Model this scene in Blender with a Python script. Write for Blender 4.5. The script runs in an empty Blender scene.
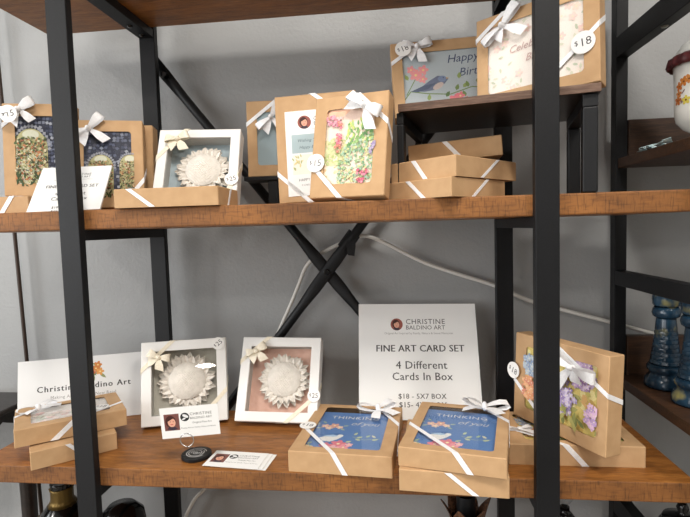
import bpy, bmesh, math, random
from mathutils import Matrix, Vector
C = bpy.context.scene.collection
SC = bpy.context.scene
R = math.radians
ZS = 1.45            # height of the middle shelf's top above the floor
ZB = -0.4208         # lower shelf top, relative to the middle shelf

# ------------------------------------------------------------------ materials
def lin(c):
    return tuple(((v/255)/12.92 if v/255 <= .04045 else ((v/255+.055)/1.055)**2.4) for v in c)
def nodes_of(name):
    m = bpy.data.materials.new(name); m.use_nodes = True
    nt = m.node_tree; b = nt.nodes['Principled BSDF']
    return m, nt, b
def N(nt, t, **kw):
    n = nt.nodes.new(t)
    for k, v in kw.items():
        if k in n.inputs.keys(): n.inputs[k].default_value = v
        else: setattr(n, k, v)
    return n
def noise_mat(name, c1, c2, scale=60, stretch=(1, 1, 1), rough=.7, bump=0., bscale=None, metallic=0., spec=.5, detail=4, lo=.35, hi=.65):
    m, nt, b = nodes_of(name)
    tc = N(nt, 'ShaderNodeTexCoord'); mp = N(nt, 'ShaderNodeMapping'); mp.inputs['Scale'].default_value = stretch
    nt.links.new(tc.outputs['Object'], mp.inputs['Vector'])
    nz = N(nt, 'ShaderNodeTexNoise', Scale=scale, Detail=detail); nt.links.new(mp.outputs[0], nz.inputs['Vector'])
    rp = N(nt, 'ShaderNodeValToRGB')
    rp.color_ramp.elements[0].position = lo; rp.color_ramp.elements[1].position = hi
    rp.color_ramp.elements[0].color = (*lin(c1), 1); rp.color_ramp.elements[1].color = (*lin(c2), 1)
    nt.links.new(nz.outputs['Fac'], rp.inputs['Fac']); nt.links.new(rp.outputs['Color'], b.inputs['Base Color'])
    b.inputs['Roughness'].default_value = rough; b.inputs['Metallic'].default_value = metallic
    b.inputs['Specular IOR Level'].default_value = spec
    if bump:
        n2 = N(nt, 'ShaderNodeTexNoise', Scale=bscale or scale, Detail=3.); nt.links.new(mp.outputs[0], n2.inputs['Vector'])
        bp = N(nt, 'ShaderNodeBump', Strength=bump, Distance=.002); nt.links.new(n2.outputs['Fac'], bp.inputs['Height'])
        nt.links.new(bp.outputs[0], b.inputs['Normal'])
    return m
def wood_mat(name, dark, mid, light, s1, s2, rough=.45, knots=True):
    """two stretched noises: long grain and fine streaks"""
    m, nt, b = nodes_of(name)
    tc = N(nt, 'ShaderNodeTexCoord')
    def nz(st, sc, d=5.):
        mp = N(nt, 'ShaderNodeMapping'); mp.inputs['Scale'].default_value = st
        nt.links.new(tc.outputs['Object'], mp.inputs['Vector'])
        n = N(nt, 'ShaderNodeTexNoise', Scale=sc, Detail=d, Distortion=.4); nt.links.new(mp.outputs[0], n.inputs['Vector'])
        return n
    a = nz(s1, 6.); f = nz(s2, 9.)
    rp = N(nt, 'ShaderNodeValToRGB'); e = rp.color_ramp.elements
    e[0].position = .3; e[0].color = (*lin(dark), 1); e[1].position = .72; e[1].color = (*lin(light), 1)
    k = e.new(.5); k.color = (*lin(mid), 1)
    mx = N(nt, 'ShaderNodeMath', operation='ADD'); mu = N(nt, 'ShaderNodeMath', operation='MULTIPLY'); mu.inputs[1].default_value = .5
    nt.links.new(a.outputs['Fac'], mx.inputs[0]); nt.links.new(f.outputs['Fac'], mx.inputs[1])
    nt.links.new(mx.outputs[0], mu.inputs[0]); nt.links.new(mu.outputs[0], rp.inputs['Fac'])
    nt.links.new(rp.outputs['Color'], b.inputs['Base Color'])
    b.inputs['Roughness'].default_value = rough
    bp = N(nt, 'ShaderNodeBump', Strength=.35, Distance=.001); nt.links.new(f.outputs['Fac'], bp.inputs['Height'])
    nt.links.new(bp.outputs[0], b.inputs['Normal'])
    return m
def plain(name, c, rough=.5, metallic=0., spec=.5):
    m, nt, b = nodes_of(name)
    b.inputs['Base Color'].default_value = (*lin(c), 1); b.inputs['Roughness'].default_value = rough
    b.inputs['Metallic'].default_value = metallic; b.inputs['Specular IOR Level'].default_value = spec
    return m
def glass_film(name, gl_rough=.03, ior=1.45, tint=(1, 1, 1)):
    m, nt, b = nodes_of(name); nt.nodes.remove(b)
    out = nt.nodes['Material Output']
    t = N(nt, 'ShaderNodeBsdfTransparent'); t.inputs[0].default_value = (*tint, 1)
    g = N(nt, 'ShaderNodeBsdfGlossy'); g.inputs['Roughness'].default_value = gl_rough
    fr = N(nt, 'ShaderNodeFresnel', IOR=ior); mx = N(nt, 'ShaderNodeMixShader')
    ge = N(nt, 'ShaderNodeNewGeometry'); iv = N(nt, 'ShaderNodeMath', operation='SUBTRACT'); iv.inputs[0].default_value = 1
    ml = N(nt, 'ShaderNodeMath', operation='MULTIPLY'); nt.links.new(ge.outputs['Backfacing'], iv.inputs[1])
    nt.links.new(fr.outputs[0], ml.inputs[0]); nt.links.new(iv.outputs[0], ml.inputs[1])
    nt.links.new(ml.outputs[0], mx.inputs[0]); nt.links.new(t.outputs[0], mx.inputs[1]); nt.links.new(g.outputs[0], mx.inputs[2])
    nt.links.new(mx.outputs[0], out.inputs['Surface'])
    return m
M = {}
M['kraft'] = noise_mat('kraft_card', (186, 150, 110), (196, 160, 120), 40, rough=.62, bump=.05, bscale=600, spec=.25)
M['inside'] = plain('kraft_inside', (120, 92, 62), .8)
M['ribbon'] = noise_mat('white_satin', (236, 236, 238), (246, 246, 247), 300, stretch=(1, 1, 1), rough=.35)
M['cream'] = noise_mat('cream_satin', (232, 222, 200), (242, 234, 214), 300, rough=.4)
M['black'] = noise_mat('black_powder_coat', (17, 18, 20), (21, 22, 25), 500, rough=.48, bump=.06, bscale=1500, spec=.3)
M['black_gloss'] = plain('black_gloss', (10, 10, 11), .15)
M['white'] = plain('white_lacquer', (236, 235, 232), .45)
M['liner'] = plain('grey_liner', (188, 187, 182), .7)
M['tag'] = plain('tag_paper', (240, 239, 236), .6)
M['film'] = glass_film('clear_film', .06, 1.5)
M['glass'] = glass_film('frame_glass', .01, 1.5)
M['clear'] = glass_film('clear_stopper', .02, 1.6, (.93, .95, .95))
M['plaster'] = noise_mat('white_clay', (222, 216, 206), (234, 228, 219), 120, rough=.85, bump=.25, bscale=500)
M['plank'] = wood_mat('shelf_top_wood', (86, 52, 21), (140, 88, 38), (176, 118, 58), (2.5, 16, 8), (6, 70, 30), .42)
def sawn_edge():
    m, nt, b = nodes_of('rough_sawn_edge'); tc = N(nt, 'ShaderNodeTexCoord')
    def nz(st, sc, d=4., dist=0.):
        mp = N(nt, 'ShaderNodeMapping'); mp.inputs['Scale'].default_value = st; nt.links.new(tc.outputs['Object'], mp.inputs['Vector'])
        n = N(nt, 'ShaderNodeTexNoise', Scale=sc, Detail=d, Distortion=dist); nt.links.new(mp.outputs[0], n.inputs['Vector']); return n
    def ramp(n, p0, c0, p1, c1):
        r = N(nt, 'ShaderNodeValToRGB'); e = r.color_ramp.elements; e[0].position = p0; e[1].position = p1
        e[0].color = (*c0, 1); e[1].color = (*c1, 1); nt.links.new(n.outputs['Fac'], r.inputs['Fac']); return r
    base = ramp(nz((1, 1, 2.2), 9., 5.), .32, lin((104, 64, 28)), .68, lin((148, 96, 46)))
    t1 = nz((46, 2, 6), 9., 5.); tick = ramp(t1, .34, (.45, .43, .41), .48, (1, 1, 1))
    t2 = nz((5, 2, 30), 9., 3.); layer = ramp(t2, .36, (.66, .62, .58), .5, (1, 1, 1))
    k = base
    for t in (tick, layer):
        mx = N(nt, 'ShaderNodeMixRGB', blend_type='MULTIPLY'); mx.inputs['Fac'].default_value = .8
        nt.links.new(k.outputs[0], mx.inputs['Color1']); nt.links.new(t.outputs[0], mx.inputs['Color2']); k = mx
    nt.links.new(k.outputs[0], b.inputs['Base Color']); b.inputs['Roughness'].default_value = .65
    bp = N(nt, 'ShaderNodeBump', Strength=.5, Distance=.001); nt.links.new(t1.outputs['Fac'], bp.inputs['Height']); nt.links.new(bp.outputs[0], b.inputs['Normal'])
    return m
M['edge'] = sawn_edge()
M['dark_wood'] = wood_mat('dark_stained_wood', (36, 23, 14), (60, 38, 22), (88, 58, 36), (2, 12, 20), (5, 40, 60), .5)
M['sheen_wood'] = wood_mat('board_edge_painted_sheen', (54, 36, 27), (94, 68, 52), (134, 110, 94), (2, 10, 40), (6, 20, 160), .6)  # brown board edge, its glossy sheen painted in as pale grey
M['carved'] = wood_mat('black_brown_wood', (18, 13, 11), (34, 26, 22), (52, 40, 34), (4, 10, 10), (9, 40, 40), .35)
M['cord'] = plain('white_plastic_cord', (222, 220, 214), .45)
M['pole'] = plain('brown_pole', (58, 42, 32), .5)
M['chrome'] = plain('chrome_wire', (200, 200, 200), .2, 1.)
M['steel'] = plain('steel_bolt', (150, 145, 135), .35, 1.)
M['porcelain'] = plain('white_porcelain', (238, 238, 232), .15)
M['maroon'] = noise_mat('maroon_ruffle', (66, 26, 30), (104, 46, 48), 120, rough=.5, bump=.3)
M['lace'] = noise_mat('pale_blue_lace', (150, 178, 182), (196, 214, 214), 200, rough=.8)
M['gold'] = plain('old_gold', (110, 88, 44), .4, .7)
M['filigree'] = noise_mat('brown_filigree', (48, 32, 24), (132, 92, 66), 260, rough=.5, bump=.6)
M['pink'] = plain('pink_label', (206, 168, 160), .5)
M['orange'] = plain('orange_knob', (196, 92, 40), .4)
M['green'] = plain('green_leaf_knob', (70, 110, 70), .4)
m, nt, b = nodes_of('printed_ink')
at = N(nt, 'ShaderNodeVertexColor', layer_name='ink'); nt.links.new(at.outputs['Color'], b.inputs['Base Color'])
b.inputs['Roughness'].default_value = .5; b.inputs['Specular IOR Level'].default_value = .3
M['ink'] = m
# blue and gold glaze of the candlesticks
m, nt, b = nodes_of('blue_gold_glaze')
tc = N(nt, 'ShaderNodeTexCoord'); n1 = N(nt, 'ShaderNodeTexNoise', Scale=38., Detail=6.); nt.links.new(tc.outputs['Object'], n1.inputs['Vector'])
n2 = N(nt, 'ShaderNodeTexNoise', Scale=22., Detail=3.); nt.links.new(tc.outputs['Object'], n2.inputs['Vector'])
r1 = N(nt, 'ShaderNodeValToRGB'); e = r1.color_ramp.elements
e[0].position = .3; e[0].color = (*lin((15, 30, 45)), 1); e[1].position = .75; e[1].color = (*lin((42, 74, 96)), 1)
r2 = N(nt, 'ShaderNodeValToRGB'); e = r2.color_ramp.elements; e[0].position = .56; e[1].position = .68
mx = N(nt, 'ShaderNodeMixRGB'); mx.inputs['Color2'].default_value = (*lin((150, 140, 82)), 1)
nt.links.new(n1.outputs['Fac'], r1.inputs['Fac']); nt.links.new(n2.outputs['Fac'], r2.inputs['Fac'])
nt.links.new(r1.outputs['Color'], mx.inputs['Color1']); nt.links.new(r2.outputs['Color'], mx.inputs['Fac'])
nt.links.new(mx.outputs[0], b.inputs['Base Color']); b.inputs['Roughness'].default_value = .22
M['glaze'] = m
# painted wall with a light orange-peel texture
M['wall'] = noise_mat('grey_wall_paint', (158, 159, 159), (162, 163, 163), 3, rough=.5, bump=.45, bscale=150)
M['room'] = plain('off_white_paint', (206, 204, 200), .8)
M['floor'] = noise_mat('grey_vinyl_floor', (144, 138, 130), (158, 152, 144), 6, rough=.5)

# ------------------------------------------------------------------ mesh helpers
class MB:
    def __init__(s): s.v = []; s.f = []; s.mi = []; s.col = []
    def face(s, idx, mi=0, col=None): s.f.append(tuple(idx)); s.mi.append(mi); s.col.append(col)
    def box(s, a, b, mi=0):
        x0, y0, z0 = a; x1, y1, z1 = b; n = len(s.v)
        s.v += [(x0,y0,z0),(x1,y0,z0),(x1,y1,z0),(x0,y1,z0),(x0,y0,z1),(x1,y0,z1),(x1,y1,z1),(x0,y1,z1)]
        for q in ((0,3,2,1),(4,5,6,7),(0,1,5,4),(1,2,6,5),(2,3,7,6),(3,0,4,7)): s.face([n+i for i in q], mi)
        return s
    def rings(s, rings, mi=0, cap0=False, cap1=False, closed=True):
        n0 = len(s.v); k = len(rings[0])
        for r in rings: s.v += [tuple(p) for p in r]
        for i in range(len(rings)-1):
            for j in range(k if closed else k-1):
                a = n0+i*k+j; b = n0+i*k+(j+1) % k
                s.face((a, b, b+k, a+k), mi)
        if cap0: s.face([n0+j for j in range(k)][::-1], mi)
        if cap1: s.face([n0+(len(rings)-1)*k+j for j in range(k)], mi)
        return s
    def lathe(s, prof, c=(0, 0, 0), seg=32, mi=0, caps=True, wob=None):
        rs = []
        for r, z in prof:
            rs.append([(c[0]+r*(1+(wob(j/seg, z) if wob else 0))*math.cos(2*math.pi*j/seg), c[1]+r*(1+(wob(j/seg, z) if wob else 0))*math.sin(2*math.pi*j/seg), c[2]+z) for j in range(seg)])
        return s.rings(rs, mi, caps, caps)
    def tube(s, pts, r, seg=8, mi=0, flat=None):
        pts = [Vector(p) for p in pts]; rs = []; up = Vector((0, 0, 1))
        for i, p in enumerate(pts):
            d = (pts[min(i+1, len(pts)-1)]-pts[max(i-1, 0)]).normalized()
            u = d.cross(Vector((0, 1, 0)));
            if u.length < .1: u = d.cross(Vector((1, 0, 0)))
            u.normalize(); w = d.cross(u)
            ri = r[i] if isinstance(r, (list, tuple)) else r
            fu, fw = flat[i] if flat else (1, 1)
            rs.append([p+u*ri*fu*math.cos(2*math.pi*j/seg)+w*ri*fw*math.sin(2*math.pi*j/seg) for j in range(seg)])
        return s.rings(rs, mi, True, True)
    def slab(s, quad, nrm, th, mi=0):
        """thin prism: polygon quad pushed by th along nrm"""
        nrm = Vector(nrm).normalized()*th; a = [Vector(p) for p in quad]; b = [p+nrm for p in a]
        return s.rings([a, b], mi, True, True)
    def strip(s, left, right, th=.0004, mi=0):
        """a ribbon given by its two borders, made double sided with a real thickness"""
        n = len(left); rs = []
        L = [Vector(p) for p in left]; Rr = [Vector(p) for p in right]
        for i in range(n):
            d = ((L[min(i+1, n-1)]+Rr[min(i+1, n-1)])-(L[max(i-1, 0)]+Rr[max(i-1, 0)]))
            nn = d.cross(Rr[i]-L[i]);
            nn = nn.normalized()*th/2 if nn.length > 1e-12 else Vector((0, th/2, 0))
            rs.append([L[i]+nn, Rr[i]+nn, Rr[i]-nn, L[i]-nn])
        return s.rings(rs, mi, True, True)
    def build(s, name, mats, parent=None, smooth=False, bevel=0., seg=2, mtx=None):
        me = bpy.data.meshes.new(name); me.from_pydata(s.v, [], s.f); me.update()
        mats = mats if isinstance(mats, (list, tuple)) else [mats]
        for q in mats: me.materials.append(M[q])
        for p, i in zip(me.polygons, s.mi): p.material_index = i
        if any(c is not None for c in s.col):
            ca = me.color_attributes.new('ink', 'FLOAT_COLOR', 'CORNER')
            for p, c in zip(me.polygons, s.col):
                cc = (*(c or (.8, .8, .8)), 1)
                for li in p.loop_indices: ca.data[li].color = cc
        bm = bmesh.new(); bm.from_mesh(me)
        if not any(c is not None for c in s.col): bmesh.ops.recalc_face_normals(bm, faces=bm.faces)
        bm.to_mesh(me); bm.free()
        if smooth:
            for p in me.polygons: p.use_smooth = True
        o = bpy.data.objects.new(name, me); C.objects.link(o)
        if parent: o.parent = parent
        if mtx: o.matrix_basis = mtx
        if bevel:
            bv = o.modifiers.new('bevel', 'BEVEL'); bv.width = bevel; bv.segments = seg; bv.limit_method = 'ANGLE'; bv.angle_limit = R(40)
        if smooth:
            try:
                md = o.modifiers.new('wn', 'WEIGHTED_NORMAL')
            except Exception: pass
        return o
def tag(o, label, cat, group=None, kind=None):
    o['label'] = label; o['category'] = cat
    if group: o['group'] = group
    if kind: o['kind'] = kind
    return o
def thing(name, label, cat, mtx, group=None):
    o = bpy.data.objects.new(name, None); o.empty_display_size = .02; C.objects.link(o); o.matrix_world = mtx
    return tag(o, label, cat, group)
def struct(name, mb, mat, **k):
    o = mb.build(name, mat, **k); o['kind'] = 'structure'; return o
def pose(x, y, z, yaw=0, lean=0, roll=0):
    return Matrix.Translation((x, y, z+ZS)) @ Matrix.Rotation(R(yaw), 4, 'Z') @ Matrix.Rotation(-R(lean), 4, 'X') @ Matrix.Rotation(R(roll), 4, 'Y')
def lying(mtx, thick): return mtx @ Matrix.Translation((0, 0, thick)) @ Matrix.Rotation(R(-90), 4, 'X')
def rrect(u0, v0, u1, v1, r, n=4):
    P = []
    for cu, cv, a0 in ((u1-r, v0+r, -90), (u1-r, v1-r, 0), (u0+r, v1-r, 90), (u0+r, v0+r, 180)):
        for i in range(n+1):
            a = R(a0+90*i/n); P.append((cu+r*math.cos(a), cv+r*math.sin(a)))
    return P
def ring(P, w): return [(u, w, v) for u, v in P]

# ------------------------------------------------------------------ printing
_tx = {}
def text_polys(s, size, align='CENTER', spacing=1., shear=0.):
    k = (s, align, spacing, shear)
    if k not in _tx:
        cu = bpy.data.curves.new('t', 'FONT'); cu.body = s; cu.size = 1; cu.align_x = align; cu.resolution_u = 2
        cu.space_character = spacing; cu.shear = shear
        o = bpy.data.objects.new('t', cu); C.objects.link(o)
        bpy.context.view_layer.update()
        dg = bpy.context.evaluated_depsgraph_get(); me = bpy.data.meshes.new_from_object(o.evaluated_get(dg))
        _tx[k] = ([(v.co.x, v.co.y) for v in me.vertices], [tuple(p.vertices) for p in me.polygons])
        bpy.data.objects.remove(o); bpy.data.curves.remove(cu); bpy.data.meshes.remove(me)
    v, f = _tx[k]
    return [(x*size, y*size) for x, y in v], f
def clip(poly, w, h):
    for ax, lim, sg in ((0, 0, 1), (0, w, -1), (1, 0, 1), (1, h, -1)):
        out = []
        for i, p in enumerate(poly):
            q = poly[i-1]; ip = (p[ax]-lim)*sg >= 0; iq = (q[ax]-lim)*sg >= 0
            if ip != iq:
                t = (lim-q[ax])/(p[ax]-q[ax]); out.append((q[0]+t*(p[0]-q[0]), q[1]+t*(p[1]-q[1])))
            if ip: out.append(p)
        poly = out
        if len(poly) < 3: return []
    return poly
class Print(MB):
    """a printed card: block of paper of w x h x thick at (u0, v0), its face at depth d, ink laid on the face"""
    def __init__(s, u0, v0, w, h, d, thick, paper=(240, 238, 234)):
        super().__init__(); s.u0, s.v0, s.w, s.h, s.d = u0, v0, w, h, d; s.k = 1
        n = len(s.v); pc = lin(paper)
        P = [(u0, v0), (u0+w, v0), (u0+w, v0+h), (u0, v0+h)]
        s.v += [(a, d, b) for a, b in P]+[(a, d+thick, b) for a, b in P]
        s.face((0, 1, 2, 3), 0, pc); s.face((7, 6, 5, 4), 0, lin((225, 222, 216)))
        for i in range(4): j = (i+1) % 4; s.face((i, 4+i, 4+j, j), 0, lin((225, 222, 216)))
    def poly(s, pts, c):
        pts = clip(pts, s.w, s.h)
        if len(pts) < 3: return
        a = sum(pts[i-1][0]*pts[i][1]-pts[i][0]*pts[i-1][1] for i in range(len(pts)))
        if a < 0: pts = pts[::-1]
        n = len(s.v); y = s.d-s.k*4e-6-2e-5; s.k += 1
        s.v += [(s.u0+p[0], y, s.v0+p[1]) for p in pts]; s.face(range(n, n+len(pts)), 0, lin(c))
    def rect(s, x0, y0, x1, y1, c): s.poly([(x0, y0), (x1, y0), (x1, y1), (x0, y1)], c)
    def ell(s, x, y, rx, ry, c, rot=0, n=12, jit=0.):
        ca, sa = math.cos(rot), math.sin(rot); P = []
        for i in range(n):
            a = 2*math.pi*i/n; k = 1+random.uniform(-jit, jit); px, py = rx*k*math.cos(a), ry*k*math.sin(a)
            P.append((x+px*ca-py*sa, y+px*sa+py*ca))
        s.poly(P, c)
    def leaf(s, x, y, L, W, rot, c):
        P = [(0, 0), (.3*L, .5*W), (.65*L, .42*W), (L, 0), (.65*L, -.42*W), (.3*L, -.5*W)]
        ca, sa = math.cos(rot), math.sin(rot)
        s.poly([(x+a*ca-b*sa, y+a*sa+b*ca) for a, b in P], c)
    def flower(s, x, y, r, c, cc=(240, 220, 150), n=5, rot=0.):
        for i in range(n):
            a = rot+2*math.pi*i/n; s.ell(x+.55*r*math.cos(a), y+.55*r*math.sin(a), .55*r, .38*r, c, a, 8)
        s.ell(x, y, .22*r, .22*r, cc, 0, 7)
    def line(s, pts, w, c):
        for (x0, y0), (x1, y1) in zip(pts, pts[1:]):
            L = math.hypot(x1-x0, y1-y0) or 1; nx, ny = -(y1-y0)/L*w/2, (x1-x0)/L*w/2
            s.poly([(x0+nx, y0+ny), (x1+nx, y1+ny), (x1-nx, y1-ny), (x0-nx, y0-ny)], c)
    def text(s, st, x, y, size, c, align='CENTER', spacing=1., shear=0., rot=0., bold=0.):
        v, f = text_polys(st, size, align, spacing, shear); ca, sa = math.cos(rot), math.sin(rot)
        for dx in ((0,) if not bold else (-bold, bold)):
            n = len(s.v); yy = s.d-s.k*4e-6-2e-5; s.k += 1
            s.v += [(s.u0+x+(a+dx)*ca-b*sa, yy, s.v0+y+(a+dx)*sa+b*ca) for a, b in v]
            for q in f: s.face([n+i for i in q], 0, lin(c))
    def fit(s, st, x0, x1, y, c, spacing=1., shear=0., bold=0.):
        v, f = text_polys(st, 1, 'LEFT', spacing, shear); lo = min(a for a, b in v); k = (x1-x0)/(max(a for a, b in v)-lo)
        s.text(st, x0-lo*k, y, k, c, 'LEFT', spacing, shear, 0., bold)
    def portrait(s, x, y, r, square=False):
        """a small printed head-and-shoulders photo of a dark-haired person"""
        if square: s.rect(x-r*.85, y-r, x+r*.85, y+r, (120, 76, 70))
        else: s.ell(x, y, r, r, (150, 84, 74), 0, 24)
        s.ell(x-.12*r, y+.08*r, .6*r, .74*r, (70, 38, 34), .1, 18)
        s.ell(x-.02*r, y-.02*r, .44*r, .56*r, (222, 166, 142), .15, 18)
        s.poly([(x-.5*r, y+.1*r), (x-.4*r, y+.6*r), (x+.1*r, y+.72*r), (x+.44*r, y+.42*r), (x+.1*r, y+.42*r), (x-.3*r, y+.2*r)], (66, 35, 32))
        for q in (-.18, .16): s.ell(x+q*r, y+.08*r, .06*r, .04*r, (60, 34, 30), 0, 8)
        s.ell(x-.02*r, y-.26*r, .17*r, .06*r, (190, 86, 84), 0, 10)
        s.poly([(x-.6*r, y-.8*r), (x+.1*r, y-r), (x+.6*r, y-.8*r), (x+.3*r, y-.56*r), (x-.35*r, y-.56*r)], (60, 50, 62))
INK = (70, 68, 68)

# ------------------------------------------------------------------ gift boxes
def box_body(W, H, T, win=None, r=.006):
    mb = MB(); b = .0012
    O = rrect(0, 0, W, H, .0018); I = rrect(b, b, W-b, H-b, .0012)
    if win is None:
        mb.rings([ring(O, T-.0005), ring(O, b), ring(I, 0)], 0, True, True); return mb
    w = rrect(*win, r); e = .0016
    inn = rrect(e, e, W-e, H-e, .001)
    mb.rings([ring(O, T), ring(O, b), ring(I, 0), ring(w, 0), ring(w, .0009)], 0, True)
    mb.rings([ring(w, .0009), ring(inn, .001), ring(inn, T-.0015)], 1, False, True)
    return mb
def bands(W, H, T, specs, wd=.0068, th=.0005, mb=None):
    """ribbon bands across corners; spec (corner, distance up the side, distance along the end)"""
    mb = mb or MB(); o = .0004
    for corner, a, b in specs:
        L = math.hypot(a, b); dx, dy = b/L, a/L; dv = wd/2/dx; du = wd/2/dy
        fu = (lambda u: u) if 'L' in corner[1] else (lambda u: W-u)
        fv = (lambda v: v) if corner[0] == 'B' else (lambda v: H-v)
        mb.slab([(fu(0), -o, fv(a+dv)), (fu(0), -o, fv(a-dv)), (fu(b-du), -o, fv(0)), (fu(b+du), -o, fv(0))], (0, -1, 0), th)
        sh = min(T*dx/dy*.75, W*.5); sv = min(T*dy/dx*.75, H*.5)
        n1 = (0, 0, fv(0)-fv(1)); n2 = (fu(0)-fu(1), 0, 0)
        eb = fv(-o); el = fu(-o)
        mb.slab([(fu(b-du), -o-th, eb), (fu(b+du), -o-th, eb), (fu(b+du+sh), T, eb), (fu(b-du+sh), T, eb)], n1, th)
        mb.slab([(el, -o-th, fv(a-dv)), (el, -o-th, fv(a+dv)), (el, T, fv(min(a+dv+sv, H))), (el, T, fv(min(a-dv+sv, H-.001)))], n2, th)
    return mb
def bow(parent, u, v, size=.03, ang=0., mat='ribbon', tails=((-125, .9), (-50, 1.)), wd=.013, lift=.012, w0=-.001, spread=0.):
    mb = MB()
    def P(t, r, h, off):   # polar along angle t on the face, h above it, off sideways
        return (u+r*math.cos(t)-off*math.sin(t), w0-h, v+r*math.sin(t)+off*math.cos(t))
    for sgn in (0, 180):
        t = R(ang+sgn)+(spread if sgn == 0 else -spread); Lf, Rt = [], []
        path = [(.0, .2, .3), (.25, .12, .5), (.55, .15, .8), (.85, .3, 1.), (1., .62, 1.02), (.93, .95, 1.), (.65, 1.05, .9), (.35, .9, .6), (.05, .65, .3)]
        for r_, h_, w_ in path:
            Lf.append(P(t, size*r_, lift*h_, wd/2*w_)); Rt.append(P(t, size*r_, lift*h_*.8, -wd/2*w_))
        mb.strip(Lf, Rt)
    for a, k in tails:
        t = R(ang+a); Lf, Rt = [], []
        for i in range(6):
            q = i/5; r_ = size*1.0*k*q; w_ = (.3+.75*min(1, q*1.6))*wd/2; h_ = lift*(.3+.35*math.sin(q*2.6))*(1-.3*q)
            cut = .22*wd if i == 5 else 0
            Lf.append(P(t, r_+cut, h_, w_)); Rt.append(P(t, r_-cut, h_*.8, -w_))
        mb.strip(Lf, Rt)
    k = .0042
    mb.rings([[(u+k*math.cos(a)*s_, w0-lift*h_, v+k*math.sin(a)*s_) for a in [2*math.pi*j/10 for j in range(10)]] for s_, h_ in ((.5, .05), (1.1, .35), (1.1, .75), (.5, 1.0))], 0, True, True)
    return mb.build('bow', mat, parent, smooth=True)
def price_tag(parent, u, v, text, r=.0135, w=-.0025, rot=0., dollar=.6):
    pr = Print(u-r, v-r, 2*r, 2*r, w, .0009)
    pr.v = []; pr.f = []; pr.mi = []; pr.col = []
    n = 28; a = [(u+r*math.cos(2*math.pi*i/n), v+r*math.sin(2*math.pi*i/n)) for i in range(n)]
    pr.v += [(p, w, q) for p, q in a]+[(p, w+.0009, q) for p, q in a]; pc = lin((240, 239, 236))
    pr.face(range(n), 0, pc); pr.face(range(2*n-1, n-1, -1), 0, pc)
    for i in range(n): j = (i+1) % n; pr.face((i, n+i, n+j, j), 0, pc)
    ca, sa = math.cos(rot), math.sin(rot)
    def T(st, x, y, s): pr.text(st, r+x*ca-y*sa, r+x*sa+y*ca, s, (66, 62, 66), 'CENTER', 1., 0., rot)
    T('$', -.56*r, -.12*r, .62*r); T(text, .2*r, -.34*r, 1.02*r)
    return pr.build('price_tag', 'ink', parent)
def add_film(parent, win, m=.002, w=.0011):
    u0, v0, u1, v1 = win
    MB().box((u0-m, w, v0-m), (u1+m, w+.0003, v1+m)).build('window_film', 'film', parent)
def gift_box(label, mtx, W, H, T, win=None, group='kraft gift boxes', name='gift_box', mats=('kraft', 'inside')):
    o = thing(name, label, 'gift box', mtx, group)
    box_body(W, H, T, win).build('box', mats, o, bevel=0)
    if win: add_film(o, win)
    return o
def ribbons(o, W, H, T, specs, wd=.0068, mat='ribbon'):
    for sp in specs: bands(W, H, T, (sp,), wd).build('ribbon', mat, o)

# ---- card art -----------------------------------------------------
def art_mosaic(pr, arches, seed, garden=True):
    random.seed(seed); w, h = pr.w, pr.h
    pr.rect(0, 0, w, h, (46, 50, 66)); t = w/13
    for i in range(14):
        for j in range(int(h/t)+1):
            g = random.choice(((50, 54, 72), (64, 70, 92), (86, 92, 114), (124, 130, 146), (74, 76, 92), (156, 160, 170), (46, 48, 64), (98, 104, 124)))
            x, y = i*t+random.uniform(-.2, .2)*t, j*t+random.uniform(-.2, .2)*t
            pr.ell(x, y, t*.55, t*.5, g, random.uniform(-.6, .9), 4)
    for ax, ay, aw, ah in arches:
        ax *= w; ay *= h; aw *= w; ah *= h
        P = [(ax-aw, ay), (ax+aw, ay)]+[(ax+aw*math.cos(a), ay+ah-aw*1.2+aw*1.2*math.sin(a)) for a in [math.pi*i/12 for i in range(13)]]
        for i in range(18):
            a = math.pi*i/17; pr.ell(ax+aw*1.1*math.cos(a), ay+ah-aw*1.2+aw*1.35*math.sin(a), aw*.13, aw*.12, (150, 152, 160), a, 4)
        pr.poly(P, (176, 170, 124)); pr.ell(ax, ay+ah*.9, aw*.5, ah*.08, (206, 206, 184), 0, 14)
        for i in range(520):
            q = random.random()**.8; x = ax+random.uniform(-aw, aw)*.95; y = ay+ah*.86*q
            c = random.choice(((88, 100, 60), (130, 136, 80), (176, 116, 76), (196, 150, 104), (186, 180, 130), (66, 74, 46), (150, 90, 66), (204, 194, 160), (112, 118, 78), (84, 70, 46)))
            pr.ell(x, y, random.uniform(.03, .085)*aw*1.3, random.uniform(.025, .075)*aw*1.3, c, random.uniform(0, 3), 6, .3)
        for i in range(14): pr.leaf(ax+random.uniform(-aw, aw), ay+ah*random.uniform(0, .25), aw*.5, aw*.12, random.uniform(.6, 2.5), (58, 76, 42))
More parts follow.
